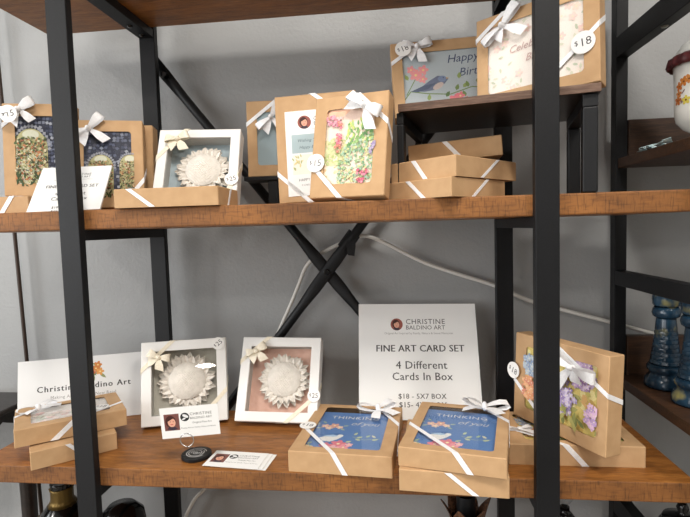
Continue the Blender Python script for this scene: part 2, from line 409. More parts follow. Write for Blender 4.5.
def art_garden(pr):
    random.seed(5); w, h = pr.w, pr.h
    pr.rect(0, 0, w, h, (244, 226, 206)); pr.rect(0, h*.8, w, h, (240, 212, 196)); pr.ell(w*.2, h*.95, w*.3, h*.1, (240, 190, 160), .2, 12)
    for i in range(40): pr.ell(w*random.uniform(0, .6), h*random.uniform(0, .35), w*.06, h*.02, random.choice(((238, 214, 170), (228, 194, 150), (246, 232, 206))), random.uniform(-.4, .2), 7, .2)
    for i in range(120):
        pr.ell(w*random.uniform(.0, .45), h*random.uniform(.28, .6), w*.035, h*.022, random.choice(((196, 204, 146), (214, 216, 166), (182, 194, 128), (224, 210, 160))), random.uniform(0, 3), 6, .3)
    for x, y, k in ((.55, .78, 1), (.75, .8, .9), (.9, .72, .9), (.65, .7, .8)):
        for i in range(26): pr.leaf(w*(x+random.uniform(-.1, .1)), h*(y-.3*random.random()), w*.1, w*.04, random.uniform(.8, 2.3), random.choice(((140, 178, 110), (170, 200, 130), (110, 158, 100), (200, 210, 120))))
    for i in range(330):
        x = random.uniform(.32, 1); y = random.uniform(.05, .62)*(.55+.5*x)
        pr.ell(w*x, h*y, w*.024, h*.015, random.choice(((150, 182, 140), (164, 196, 166), (126, 164, 128), (178, 200, 176), (206, 206, 146), (156, 182, 128), (190, 206, 170), (216, 206, 160))), random.uniform(0, 3), 6, .3)
    for i in range(46):
        q = random.random(); x = .06+.24*q+random.uniform(-.06, .06); y = .82+.02*math.sin(q*6)+random.uniform(-.05, .05)
        pr.flower(w*x, h*y, w*.026, random.choice(((206, 130, 154), (222, 156, 174), (190, 112, 136), (230, 186, 190))), rot=q)
    for i in range(26): pr.flower(w*(.3+random.uniform(-.07, .05)), h*random.uniform(.42, .8), w*.03, random.choice(((214, 110, 140), (232, 150, 160), (196, 120, 110))))
    for i in range(18): pr.flower(w*(.78+random.uniform(-.09, .1)), h*random.uniform(.04, .2), w*.026, random.choice(((200, 90, 126), (186, 80, 108), (222, 130, 158))))
    for i in range(10): pr.flower(w*(.95+random.uniform(-.04, .04)), h*random.uniform(.35, .55), w*.03, random.choice(((150, 136, 176), (166, 152, 190))))
def art_think(pr):
    random.seed(2); w, h = pr.w, pr.h; B = (92, 130, 184)
    pr.rect(0, 0, w, h, B)
    pr.text('THINKING', w*.5, h*.82, h*.105, (226, 224, 216), 'CENTER', 1.12)
    pr.text('of you', w*.66, h*.655, h*.13, (206, 206, 204), 'CENTER', .95, .35)
    def spray(x, y, fs, c):
        for dx, dy, r in fs: pr.flower(x+dx*w, y+dy*h, r*w, c[random.randrange(len(c))], (250, 236, 190), 5, random.random())
    for x, y, a in ((.05, .64, 3.0), (.1, .56, 3.6), (.36, .54, 5.8), (.38, .62, .3), (.13, .68, 2.4)): pr.leaf(w*x, h*y, w*.08, w*.035, a, (170, 186, 150))
    spray(w*.22, h*.6, ((-.08, 0, .06), (.04, .02, .07), (.12, -.02, .05), (-.02, -.05, .05)), ((234, 190, 170), (226, 170, 150), (240, 206, 180)))
    # bird
    pr.poly([(w*.14, h*.3), (w*.2, h*.23), (w*.3, h*.22), (w*.38, h*.28), (w*.44, h*.36), (w*.38, h*.37), (w*.28, h*.34), (w*.2, h*.34)], (236, 236, 232))
    pr.poly([(w*.02, h*.38), (w*.2, h*.345), (w*.3, h*.34), (w*.4, h*.42), (w*.34, h*.43), (w*.2, h*.38)], (70, 112, 168))
    pr.poly([(w*.16, h*.36), (w*.3, h*.335), (w*.4, h*.36), (w*.3, h*.39)], (176, 204, 228))
    pr.ell(w*.4, h*.37, w*.04, h*.03, (236, 236, 232), 0, 10)
    for x, y, a in ((.62, .34, .5), (.68, .28, 2.6), (.74, .36, 1.), (.82, .3, .4), (.86, .36, 2.2), (.58, .4, 1.2), (.1, .1, 2.8), (.5, .22, .6), (.03, .14, 1.)): pr.leaf(w*x, h*y, w*.09, w*.04, a, random.choice(((196, 206, 160), (168, 190, 150), (216, 214, 178))))
    pr.line([(w*.56, h*.36), (w*.72, h*.3), (w*.92, h*.34)], w*.008, (176, 190, 150))
    spray(w*.4, h*.12, ((-.12, 0, .09), (.02, .06, .1), (.1, -.01, .08), (-.03, -.04, .08), (.16, .05, .05)), ((238, 158, 168), (242, 186, 190), (226, 130, 144)))
    spray(w*.1, h*.06, ((0, 0, .05), (-.06, .03, .04)), ((240, 206, 170),))
def art_bird(pr):
    random.seed(3); w, h = pr.w, pr.h; G = (186, 196, 200); ink = (66, 78, 110)
    pr.rect(0, 0, w, h, G)
    pr.text('Happy', w*.72, h*.76, h*.2, ink, 'CENTER', 1, .3, .06); pr.text('Birthday', w*.9, h*.52, h*.2, ink, 'CENTER', 1, .3, .06)
    gr = (122, 146, 86)
    pr.line([(0, h*.12), (w*.1, h*.3), (w*.3, h*.24), (w*.55, h*.2), (w*.8, h*.3), (w, h*.26)], w*.012, gr); pr.line([(w*.05, h*.24), (w*.2, h*.6)], w*.01, gr)
    for x, y, a in ((.62, .26, 1.2), (.7, .3, .8), (.66, .46, 1.4), (.76, .3, 1.8), (.86, .36, 1.1), (.08, .5, 2), (.5, .16, 1.), (.3, .12, 1.4), (.9, .5, 1.), (.72, .14, 1.9), (.95, .2, 1.)): pr.leaf(w*x, h*y, w*.08, w*.045, a, random.choice((gr, (96, 124, 74), (150, 168, 100))))
    pr.poly([(w*.12, h*.3), (w*.22, h*.36), (w*.32, h*.46), (w*.42, h*.54), (w*.5, h*.52), (w*.54, h*.47), (w*.5, h*.4), (w*.4, h*.3), (w*.26, h*.28)], (116, 124, 146))
    pr.poly([(w*.1, h*.3), (w*.24, h*.38), (w*.4, h*.42), (w*.3, h*.32), (w*.18, h*.28)], (92, 102, 126)); pr.ell(w*.47, h*.48, w*.05, h*.055, (132, 148, 178), 0, 12)
    pr.ell(w*.42, h*.36, w*.07, h*.05, (214, 196, 188), .5, 10); pr.ell(w*.485, h*.5, w*.006, w*.006, (30, 30, 40), 0, 8)
    pr.poly([(w*.515, h*.5), (w*.55, h*.485), (w*.515, h*.47)], (200, 160, 100))
    for x, y, r in ((.17, .58, .07), (.26, .66, .06), (.25, .5, .05), (.12, .68, .05), (.6, .1, .07), (.72, .05, .06), (.66, .16, .05)): pr.flower(w*x, h*y, w*r, random.choice(((232, 128, 138), (240, 160, 160), (222, 100, 116))))
def art_celebrate(pr):
    random.seed(8); w, h = pr.w, pr.h
    pr.rect(0, 0, w, h, (238, 228, 218))
    for i in range(90):
        e = random.choice((0, 1)); x = random.choice((random.uniform(0, .25), random.uniform(.75, 1))) if e else random.random(); y = random.random() if e else random.choice((random.uniform(0, .25), random.uniform(.8, 1)))
        if random.random() < .5: pr.leaf(w*x, h*y, w*.06, w*.025, random.uniform(0, 6), random.choice(((206, 208, 184), (216, 214, 192), (196, 202, 178))))
        else: pr.flower(w*x, h*y, w*.04, random.choice(((242, 214, 204), (240, 218, 202), (244, 228, 216), (238, 206, 196))), (240, 224, 190))
    pr.text('Celebrate', w*.46, h*.55, h*.14, (196, 166, 160), 'CENTER', 1, .35, .06); pr.text('Baby', w*.52, h*.38, h*.14, (204, 172, 164), 'CENTER', 1, .35, .06)
def art_hydrangea(pr, seed=11, dense=1.):
    random.seed(seed); w, h = pr.w, pr.h
    pr.rect(0, 0, w, h, (226, 204, 122))
    for i in range(110): pr.ell(w*random.random(), h*random.random(), w*.05, h*.04, random.choice(((236, 214, 130), (214, 180, 100), (236, 190, 120), (200, 190, 110), (240, 226, 160))), random.uniform(0, 3), 7, .3)
    for i in range(26): pr.leaf(w*random.random(), h*random.uniform(0, .6), w*.12, w*.05, random.uniform(0, 6), random.choice(((150, 152, 92), (176, 172, 104), (136, 142, 90), (200, 190, 116))))
    for cx, cy, cr, cols, n in ((.78, .8, .17, ((176, 146, 186), (196, 168, 204), (150, 118, 162), (214, 192, 220)), 60), (.55, .42, .2, ((178, 160, 204), (204, 188, 222), (158, 138, 188), (216, 204, 228)), 50), (.12, .72, .14, ((166, 182, 200), (190, 202, 212), (146, 164, 192)), 36), (.1, .36, .13, ((228, 158, 118), (236, 180, 136), (218, 142, 122)), 30), (.95, .3, .12, ((190, 160, 206), (226, 190, 220)), 24)):
        for i in range(int(n*dense)):
            a = random.uniform(0, 6.3); q = cr*math.sqrt(random.random())
            pr.flower(w*(cx+q*math.cos(a)*.9), h*(cy+q*math.sin(a)*1.2), w*.032, random.choice(cols), (236, 226, 190), 4, random.random())
    for i in range(13): pr.leaf(w*random.uniform(.5, 1), h*random.uniform(0, .3), w*.13, w*.045, random.uniform(.4, 2.6), random.choice(((120, 124, 74), (146, 148, 88), (176, 170, 104))))
def art_pale(pr, c=(150, 168, 174)):
    pr.rect(0, 0, pr.w, pr.h, c)
def art_soft(pr):
    random.seed(21); w, h = pr.w, pr.h; pr.rect(0, 0, w, h, (232, 226, 220))
    for i in range(70): pr.flower(w*random.random(), h*random.random()*.7, w*.05, random.choice(((240, 200, 196), (236, 220, 210), (214, 206, 190), (244, 226, 220), (206, 212, 196))), (240, 230, 210))

def window_of(W, H, m, mb=None): return (m, mb or m, W-m, H-(mb or m))
def card_in(o, win, d, thick, art, paper=(240, 238, 234), grow=.004, top=None, label=None):
    u0, v0, u1, v1 = win
    pr = Print(u0-grow, v0-grow, u1-u0+2*grow, (v1 if top is None else top)-v0+2*grow, d, thick, paper)
    art(pr); c = pr.build('card', 'ink', o)
    if label: c['label'] = label
    return c

# ================================================================== SETTING
YW = .337
struct('wall_back', MB().box((-3.2, YW, 0), (3.2, YW+.1, 2.9)), 'wall')
struct('floor', MB().box((-3.2, -7.6, -.06), (3.2, YW, 0)), 'floor')
struct('ceiling', MB().box((-3.2, -7.6, 2.9), (3.2, YW+.1, 2.96)), 'room')
struct('wall_left', MB().box((-3.3, -7.6, 0), (-3.2, YW+.1, 2.9)), 'room')
struct('wall_right', MB().box((3.2, -7.6, 0), (3.3, YW+.1, 2.9)), 'room')
struct('wall_front', MB().box((-3.3, -7.7, 0), (3.3, -7.6, 2.9)), 'room')

# ================================================================== MAIN RACK
HX, PW, PD, BY, TK = .36, .0333, .0149, .2631, .0309
XE = .572
rack = thing('display_rack', 'wide etagere of rustic orange-brown planks on a black metal frame with a crossed back brace', 'shelf', Matrix.Translation((0, 0, 0)))
def plank(zt, y0=0., y1=.256):
    mb = MB(); x0, x1, z0, z1 = -XE, XE, ZS+zt-TK, ZS+zt
    mb.box((x0, y0, z0), (x1, y1, z1)); mb.mi = [0, 0, 1, 1, 1, 1]
    o = mb.build('shelf_board', ['plank', 'edge'], rack, bevel=.0022); return o
for zt in (.3828+TK, 0., ZB, ZB-.43): plank(zt)
for sx in (-1, 1):
    for y0 in (-PD, BY):
        MB().box((sx*HX-PW/2, y0, 0), (sx*HX+PW/2, y0+PD, ZS+.62)).build('post', 'black', rack, bevel=.0012)
    for zt in (.3828+TK, 0., ZB, ZB-.43):
        MB().box((sx*HX-PW/2+.001, .0002, ZS+zt-TK-.0175), (sx*HX+PW/2-.001, BY-.0002, ZS+zt-TK-.0004)).build('side_rail', 'black', rack, bevel=.001)
    MB().box((sx*HX-PW/2+.001, .0002, ZS+.6), (sx*HX+PW/2-.001, BY-.0002, ZS+.619)).build('side_rail', 'black', rack, bevel=.001)
for y in (.2, .245):
    bm_ = MB(); zc = ZS+.3828-.0175
    bm_.lathe([(.0001, -.0035), (.0035, -.003), (.0055, -.0012), (.006, 0)], (-HX, y, zc), 14); bm_.build('bolt', 'black_gloss', rack, smooth=True)
# cross braces: tubes flattened at the ends and where they meet
CZ = -.132
for sg in (1, -1):
    dy = .0035*sg; a = Vector((-.366, .2915+dy, CZ+.4668*sg+ZS)); c = Vector((.366, .2915+dy, CZ-.4668*sg+ZS)); pts, fl, rr = [], [], []
    for t, f in ((0, (1.25, .22)), (.04, (1.25, .22)), (.09, (1, 1)), (.42, (1, 1)), (.465, (1.35, .25)), (.535, (1.35, .25)), (.58, (1, 1)), (.91, (1, 1)), (.96, (1.25, .22)), (1, (1.25, .22))):
        pts.append(a.lerp(c, t)); fl.append(f); rr.append(.0098)
    MB().tube(pts, rr, 14, 0, fl).build('cross_brace', 'black', rack, smooth=True)
MB().tube([(0, .2815, CZ+ZS), (0, .3, CZ+ZS)], .0065, 12).build('brace_bolt', 'black_gloss', rack, smooth=False, bevel=.001)
for sx, sz in ((-1, 1), (1, 1), (-1, -1), (1, -1)):
    MB().tube([(sx*.335, .2775, CZ+sz*.427+ZS), (sx*.335, .299, CZ+sz*.427+ZS)], .006, 12).build('brace_bolt', 'black_gloss', rack, bevel=.001)

# ================================================================== POWER CORD
def smooth_pts(P, n=5):
    P = [Vector(p) for p in P]; out = []
    for i in range(len(P)-1):
        p0, p1, p2, p3 = P[max(i-1, 0)], P[i], P[i+1], P[min(i+2, len(P)-1)]
        for k in range(n):
            t = k/n
            out.append(.5*((2*p1)+(p2-p0)*t+(2*p0-5*p1+4*p2-p3)*t*t+(3*p1-p0-3*p2+p3)*t**3))
    out.append(P[-1]); return out
cp = [(-.36, .316, -.72), (-.3523, .316, -.6961), (-.3286, .316, -.6546), (-.3009, .316, -.6253), (-.25, .317, -.55), (-.19, .32, -.44), (-.145, .32, -.33), (-.1162, .318, -.2646), (-.0871, .316, -.2049), (-.0654, .315, -.1569), (-.051, .314, -.1244), (-.0282, .313, -.1009), (.0161, .312, -.0782), (.0532, .3115, -.062), (.0833, .3115, -.0586), (.1234, .312, -.0745), (.1755, .315, -.1034), (.2169, .317, -.1233), (.2787, .318, -.1457), (.3501, .318, -.17), (.4205, .318, -.2025), (.5, .318, -.2263), (.5687, .318, -.2456), (.6558, .318, -.271), (.7321, .318, -.2918), (.95, .318, -.35)]
tag(MB().tube(smooth_pts([(x, y, z+ZS) for x, y, z in cp]), .0041, 8).build('power_cord', 'cord', smooth=True), 'white power cord looping along the grey wall behind the crossed brace', 'cord')
# black strap holding the cord to the brace
st = thing('cable_strap', 'black hook-and-loop strap tying the white cord to the upper right brace arm', 'strap', Matrix.Translation((.051, .3, -.063+ZS)))
rs = []
for k in range(9):
    pass
mb = MB(); d = Vector((.345, 0, .44)).normalized(); u_ = Vector((-d.z, 0, d.x)); 
for q0, q1, rad in ((-.026, .014, .0145),):
    A = [];
    for s_, rr_ in ((q0, rad), (q1, rad), (q1, rad-.0025), (q0, rad-.0025)):
        A.append([d*s_+u_*rr_*math.cos(2*math.pi*j/16)+Vector((0, 1, 0))*(rr_*1.35*math.sin(2*math.pi*j/16)) for j in range(16)])
    mb.rings(A+[A[0]])
mb.build('strap_loop', 'black', st)
mb = MB(); mb.strip([(-.008, -.018, -.004), (-.006, -.019, -.02), (-.005, -.018, -.034)], [(.012, -.018, .006), (.012, -.019, -.016), (.009, -.018, -.036)], .0022); mb.build('strap_end', 'black', st)

# ================================================================== LEANING POLE and DARK TABLE at the far left
tag(MB().tube([(-.6914, .312, 0), (-.7247-.02, .312, .5+ZS)], .0042, 10).build('thin_pole', 'pole', smooth=True), 'thin brown pole standing upright against the wall at the far left', 'pole')
tb = thing('carved_table', 'black-brown carved side table beyond the left end of the lower shelf', 'table', Matrix.Translation((-.95, .14, 0)))
TZ = -.402+ZS
MB().box((-.33, -.14, TZ-.012), (.27, .165, TZ)).build('table_top', 'carved', tb, bevel=.004)
mb = MB(); n = 24
top = [(.255, -.125+.28*i/n, TZ-.0122) for i in range(n+1)]; bot = [(.255, -.125+.28*i/n, TZ-.03-.016*abs(math.sin(i/n*math.pi*3))) for i in range(n+1)]
for (q0, q1) in ((0, .012),):
    A = [[p, (p[0]-.012, p[1], p[2]), (b_[0]-.012, b_[1], b_[2]), b_] for p, b_ in zip(top, bot)]
    mb.rings(A, 0, True, True)
mb.build('apron', 'carved', tb)
for sx in (-.3, .24):
    for sy in (-.11, .135):
        MB().lathe([(.012, 0), (.016, .02), (.01, .08), (.014, TZ*.5), (.018, TZ-.09), (.02, TZ-.0125)], (sx, sy, 0), 14).build('leg', 'carved', tb, smooth=True)

# ================================================================== RISER SHELF on the middle shelf
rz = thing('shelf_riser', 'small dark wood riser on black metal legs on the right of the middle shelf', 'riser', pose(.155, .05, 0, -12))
mb = MB(); mb.box((0, 0, .1378), (.285, .2, .15)); mb.mi = [2, 0, 1, 1, 1, 1]; mb.build('top_board', ['dark_wood', 'sheen_wood', 'carved'], rz, bevel=.001)  # underside uses the black-brown wood: its shade is put into the colour
for u0, fw_ in ((-.004, .011), (.262, .02)):
    f = MB(); f.box((u0, .006, .12), (u0+fw_, .194, .1376)); f.build('side_rail', 'black', rz, bevel=.001)
    for y in (.006, .174): MB().box((u0, y, .0003), (u0+fw_, y+.02, .1198)).build('leg', 'black', rz, bevel=.002)

# ================================================================== SECOND RACK at the right
sr = thing('side_rack', 'black metal rack with dark brown boards at the right edge holding jar and candlesticks', 'shelf', Matrix.Translation((0, 0, 0)))
SX0, SX1 = .574, .596
for y0 in (-.06, .279):
    for x0 in (SX0, 1.35): MB().box((x0, y0, 0), (x0+.022, y0+.022, ZS+.6)).build('post', 'black', sr, bevel=.001)
for z0, z1 in ((.2695, .3085), (-.167, -.139), (-.63, -.592)):
    for x0 in (SX0, 1.35): MB().box((x0, -.0378, ZS+z0), (x0+.022, .2788, ZS+z1)).build('side_rail', 'black', sr, bevel=.001)
bm_ = MB(); bm_.lathe([(.0001, -.002), (.005, -.0016), (.006, 0)], ((SX0+SX1)/2, .13, ZS+.2694), 14); bm_.build('bolt', 'steel', sr, smooth=True)
for z0, z1, lz in ((.06, .079, .1525), (-.366, -.347, -.27), (-.85, -.83, -.76)):
    MB().box((SX0+.004, -.03, ZS+z0), (1.36, .2785, ZS+z1)).build('shelf_board', 'dark_wood', sr, bevel=.0015)
    MB().box((SX1+.002, .2787, ZS+z1-.005), (1.348, .295, ZS+lz)).build('back_board', 'dark_wood', sr, bevel=.001)

# --- lidded jar
J = (.6505, .13, ZS+.0792)
jar = thing('lidded_jar', 'white footed jar with orange painted flowers and maroon ruffled rim, upper right', 'jar', Matrix.Translation(J))
body = [(.028, 0), (.029, .003), (.022, .008), (.017, .013), (.019, .018), (.032, .026), (.0415, .038), (.0445, .055), (.0445, .09), (.046, .12), (.0475, .132), (.044, .132), (.0425, .12), (.041, .06), (.02, .03)]
MB().lathe(body, seg=48).build('jar_body', 'porcelain', jar, smooth=True)
MB().lathe([(.0475, .127), (.0525, .124), (.055, .13), (.053, .139), (.047, .1425), (.043, .138)], seg=80, wob=lambda t, z: .035*math.sin(t*2*math.pi*20)).build('ruffle', 'maroon', jar, smooth=True)
ld = MB().lathe([(.046, .1395), (.044, .148), (.036, .16), (.02, .17), (.001, .172)], seg=40).build('lid', 'porcelain', jar, smooth=True)
mb = MB().lathe([(.001, .171), (.009, .174), (.012, .182), (.009, .19), (.001, .193)], seg=18); mb.lathe([(.001, .1925), (.006, .196), (.004, .206), (.001, .212)], seg=12, mi=1); mb.build('lid_knob', ['orange', 'green'], ld, smooth=True)
class Wrap(MB):
    def ell(s, sx, z, rx, rz_, c, rot=0, n=9):
        n0 = len(s.v); rad = (.0446+max(0, z-.09)*.05)+.0004+len(s.f)*4e-6
        for i in range(n):
            a = 2*math.pi*i/n; px, pz = rx*math.cos(a), rz_*math.sin(a); qx = sx+px*math.cos(rot)-pz*math.sin(rot); qz = z+px*math.sin(rot)+pz*math.cos(rot)
            t = -math.pi/2+qx/.0445; s.v.append((rad*math.cos(t), rad*math.sin(t), qz))
        s.face(range(n0, n0+n), 0, lin(c))
    def flower(s, x, z, r, c, k=5):
        for i in range(k): a = 2*math.pi*i/k+x*90; s.ell(x+.6*r*math.cos(a), z+.6*r*math.sin(a), .5*r, .36*r, c, a)
        s.ell(x, z, .25*r, .25*r, (120, 60, 30))
random.seed(4)
for k in range(3):
    wr = Wrap(); o_ = -.056+k*.093
    for i in range(9): wr.ell(o_+.005+random.uniform(-.014, .022), .078+random.uniform(-.012, .018), .0045, .0012, (140, 110, 110), random.uniform(0, 3))
    for x, z, r, c in ((0, .098, .0075, (206, 128, 56)), (-.009, .092, .007, (196, 112, 50)), (.009, .1, .007, (214, 140, 70)), (-.012, .07, .0075, (188, 110, 52)), (-.01, .08, .006, (200, 130, 70)), (.004, .068, .007, (216, 200, 90)), (.016, .09, .006, (220, 206, 104)), (.02, .074, .007, (206, 120, 60))): wr.flower(o_+x, z, r, c)
    wr.build('painted_flowers', 'ink', jar)
# --- pale blue lace trailing on the shelf edge
random.seed(6); Lf, Rt = [], []
for i in range(34):
    t = i/33; y = .21-.10*t; x = .585+.006*math.sin(t*23)+.003*math.sin(t*43); z = ZS+.081+.004*abs(math.sin(t*17))
    Lf.append((x-.005, y, z)); Rt.append((x+.005, y+.008*math.sin(t*30), z+.004*math.sin(t*26)))
tag(MB().strip(Lf, Rt, .0012).build('lace_ribbon', 'lace', smooth=True), 'pale blue crinkled lace ribbon lying on the shelf edge beside the white jar', 'ribbon')

# --- candlesticks
def candlestick(label, x, y, rot):
    o = thing('candlestick', label, 'candlestick', Matrix.Translation((x, y, ZS-.3468)) @ Matrix.Rotation(rot, 4, 'Z'), 'blue and gold candlesticks')
    MB().lathe([(.033, 0), (.0345, .004), (.034, .012), (.030, .02), (.0265, .024), (.0265, .028), (.030, .032), (.0305, .038), (.027, .043)], seg=40).build('base', 'glaze', o, smooth=True)
    mb = MB(); seg = 48; rows = 22; rg = []
    for i in range(rows*3+1):
        t = i/(rows*3); z = .0432+.084*t; r0 = .0262-.0105*t**.8; row = (i//3) // 2
        rr = []
        for j in range(seg):
            joint = (i % 6 == 0) or ((j+(2 if row % 2 else 0)) % 4 == 0)
            q = r0-(.0011 if joint and t < .8 else 0); a = 2*math.pi*j/seg; rr.append((q*math.cos(a), q*math.sin(a), z))
        rg.append(rr)
    mb.rings(rg, 0, True, True); mb.build('stem', 'glaze', o, smooth=True)
    MB().lathe([(.016, .1272), (.0215, .131), (.023, .137), (.0215, .144), (.0185, .148)], seg=36).build('collar', 'glaze', o, smooth=True)
    MB().lathe([(.0185, .1482), (.0215, .152), (.0225, .162), (.0215, .17), (.024, .176), (.024, .18), (.013, .18), (.012, .165)], seg=36, wob=lambda t, z: .02*math.sin(t*50)).build('candle_cup', 'glaze', o, smooth=True)
    return o
candlestick('blue and gold glazed candlestick standing further back, whole in view under the black rail', .632, .205, 0)
candlestick('blue and gold glazed candlestick nearer the front, cut by the right edge of the photo', .634, .118, 1.9)

# ================================================================== THINGS UNDER THE LOWER SHELF
ZL = ZB-.43+ZS+.0003
v = thing('vase', 'tall black vase with gold neck bands below the left end of the lower shelf', 'vase', Matrix.Translation((-.507, .12, ZL)))
MB().lathe([(.04, 0), (.042, .01), (.06, .08), (.072, .16), (.07, .215), (.05, .265), (.026, .293), (.018, .3), (.0165, .318), (.02, .336), (.015, .336)], seg=40).build('vase_body', 'black_gloss', v, smooth=True)
MB().lathe([(.0262, .2935), (.0215, .3005), (.0195, .305), (.0195, .322), (.0215, .327), (.0165, .3272), (.0165, .304)], seg=36, wob=lambda t, z: .04*math.sin(t*2*math.pi*14)).build('gold_collar', 'gold', v, smooth=True)
MB().lathe([(.0508, .2645), (.0525, .266), (.0475, .271), (.045, .2705)], seg=40).build('gold_band', 'gold', v, smooth=True)
mb = MB()
for k in range(10):
    a = 2*math.pi*k/10
    for s_ in (-1, 1): mb.tube([(r_*math.cos(a+s_*o_), r_*math.sin(a+s_*o_), z_) for r_, z_, o_ in ((.0525, .261, 0.), (.0605, .245, .16), (.0668, .228, .31))], .0012, 6)
mb.build('gold_lattice', 'gold', v)
v2 = thing('rounded_vase', 'glossy black round-shouldered vase under the lower shelf just right of the left front post', 'vase', Matrix.Translation((-.392, .13, ZL)))
MB().lathe([(.03, 0), (.034, .01), (.045, .12), (.046, .23), (.04, .272), (.025, .288), (.001, .292)], seg=36).build('vase_body', 'black_gloss', v2, smooth=True)
lt = thing('lotus_candle_holder', 'brown filigree petal candle holder with black cup under the middle of the lower shelf', 'candle holder', Matrix.Translation((.2595, .12, ZL)))
MB().lathe([(.035, 0), (.036, .006), (.012, .02), (.008, .12), (.01, .26), (.0165, .29), (.0165, .335), (.0145, .335), (.014, .3)], seg=28).build('cup', 'black', lt, smooth=True)
for k in range(6):
    a = 2*math.pi*k/6+.12; mb = MB(); Lf, Rt = [], []
    for i in range(8):
        t = i/7; r_ = .014+.02*t+.010*t**3; z = .262+.066*t; w_ = .017*math.sin(math.pi*(.12+.86*t))*1.0
        c_, s_ = math.cos(a), math.sin(a); Lf.append((r_*c_-w_*s_, r_*s_+w_*c_, z)); Rt.append((r_*c_+w_*s_, r_*s_-w_*c_, z))
    mb.strip(Lf, Rt, .0016); mb.build('petal', 'filigree', lt, smooth=True)
bt = thing('perfume_bottle', 'small black bottle with pink label and clear glass stopper under the lower shelf', 'bottle', Matrix.Translation((.437, .15, ZL)))
MB().lathe([(.02, 0), (.021, .2), (.0185, .282), (.012, .291), (.008, .295), (.008, .302)], seg=28).build('bottle_body', 'black_gloss', bt, smooth=True)
MB().box((-.008, -.0215, .2), (.008, -.0195, .279)).build('label', 'pink', bt, bevel=.0005)
MB().lathe([(.005, .3022), (.005, .308), (.01, .311), (.0145, .319), (.0145, .326), (.009, .335), (.001, .337)], seg=24).build('stopper', 'clear', bt, smooth=True)
v3 = thing('lidded_pot', 'small black lidded pot on the lowest right-hand shelf, barely showing at the bottom edge', 'pot', Matrix.Translation((.64, .16, ZS-.8298)))
MB().lathe([(.03, 0), (.04, .05), (.042, .15), (.036, .25), (.032, .255)], seg=28).build('pot', 'black', v3, smooth=True)
mb = MB().lathe([(.033, .2552), (.03, .262), (.012, .268), (.007, .272), (.01, .28), (.007, .288), (.001, .29)], seg=24); mb.build('lid', 'black_gloss', v3, smooth=True)

# ================================================================== SIGNS
def price_sign(label, name, mtx, w, h, group):
    pr = Print(0, 0, w, h, 0, .003, (236, 236, 234))
    pr.portrait(w*.325, h-.178*w, w*.052)
    pr.fit('CHRISTINE', w*.405, w*.735, h-.175*w, INK, 1.12); pr.fit('BALDINO ART', w*.405, w*.735, h-.222*w, INK, 1.02)
    pr.fit('Original Art Inspired by Family, Nature & Sweet Memories', w*.22, w*.8, h-.262*w, (150, 148, 148))
    pr.fit('FINE ART CARD SET', w*.15, w*.885, h-.408*w, INK, 1.04, 0, w*.0018)
    pr.fit('4 Different', w*.31, w*.735, h-.55*w, INK, 1.05, 0, w*.0008); pr.fit('Cards In Box', w*.28, w*.775, h-.642*w, INK, 1.05, 0, w*.0008)
    pr.fit('$18 - 5X7 BOX', w*.325, w*.715, h-.79*w, INK, 1.05, 0, w*.0006); pr.fit('$15- 4X6 BOX', w*.33, w*.715, h-.858*w, INK, 1.05, 0, w*.0006)
    o = pr.build(name, 'ink', None, mtx=mtx); return tag(o, label, 'sign', group)
price_sign('large white price sign leaning behind the blue bird boxes on the lower shelf', 'price_sign', pose(.0673, .2, -.4157, 3.7, 21.3, 1.0), .2408, .2306, 'white card set price signs')
price_sign('small white price sign leaning back on the middle shelf behind the left front post', 'price_sign', pose(-.4467, .005, .0003, 7.9, 37, -1.2), .117, .0975, 'white card set price signs')
W_, H_ = .262, .1301
pr = Print(0, 0, W_, H_, 0, .003, (232, 233, 233))
pr.fit('Christine Baldino Art', W_*.135, W_*.81, H_*.5, (60, 60, 60), 1.2, 0, .0004)
pr.fit('Making Art for Your New Read', W_*.23, W_*.70, H_*.385, (140, 138, 136), 1.1)
random.seed(9)
for i in range(10): pr.leaf(W_*.555+random.uniform(-.012, .012), H_*.75+random.uniform(-.008, .01), .016, .006, random.uniform(0, 6.3), random.choice(((120, 134, 90), (150, 158, 110), (96, 110, 80))))
for x, y in ((0, .005), (.008, -.002), (-.008, -.003), (.004, .012)): pr.flower(W_*.555+x, H_*.76+y, .0075, random.choice(((206, 130, 70), (222, 160, 90), (190, 100, 60))))
tag(pr.build('name_sign', 'ink', None, mtx=pose(-.613, .145, ZB, 19.3, 11.7, -.4)), 'wide white artist name sign with a flower sprig leaning behind boxes at lower left', 'sign')

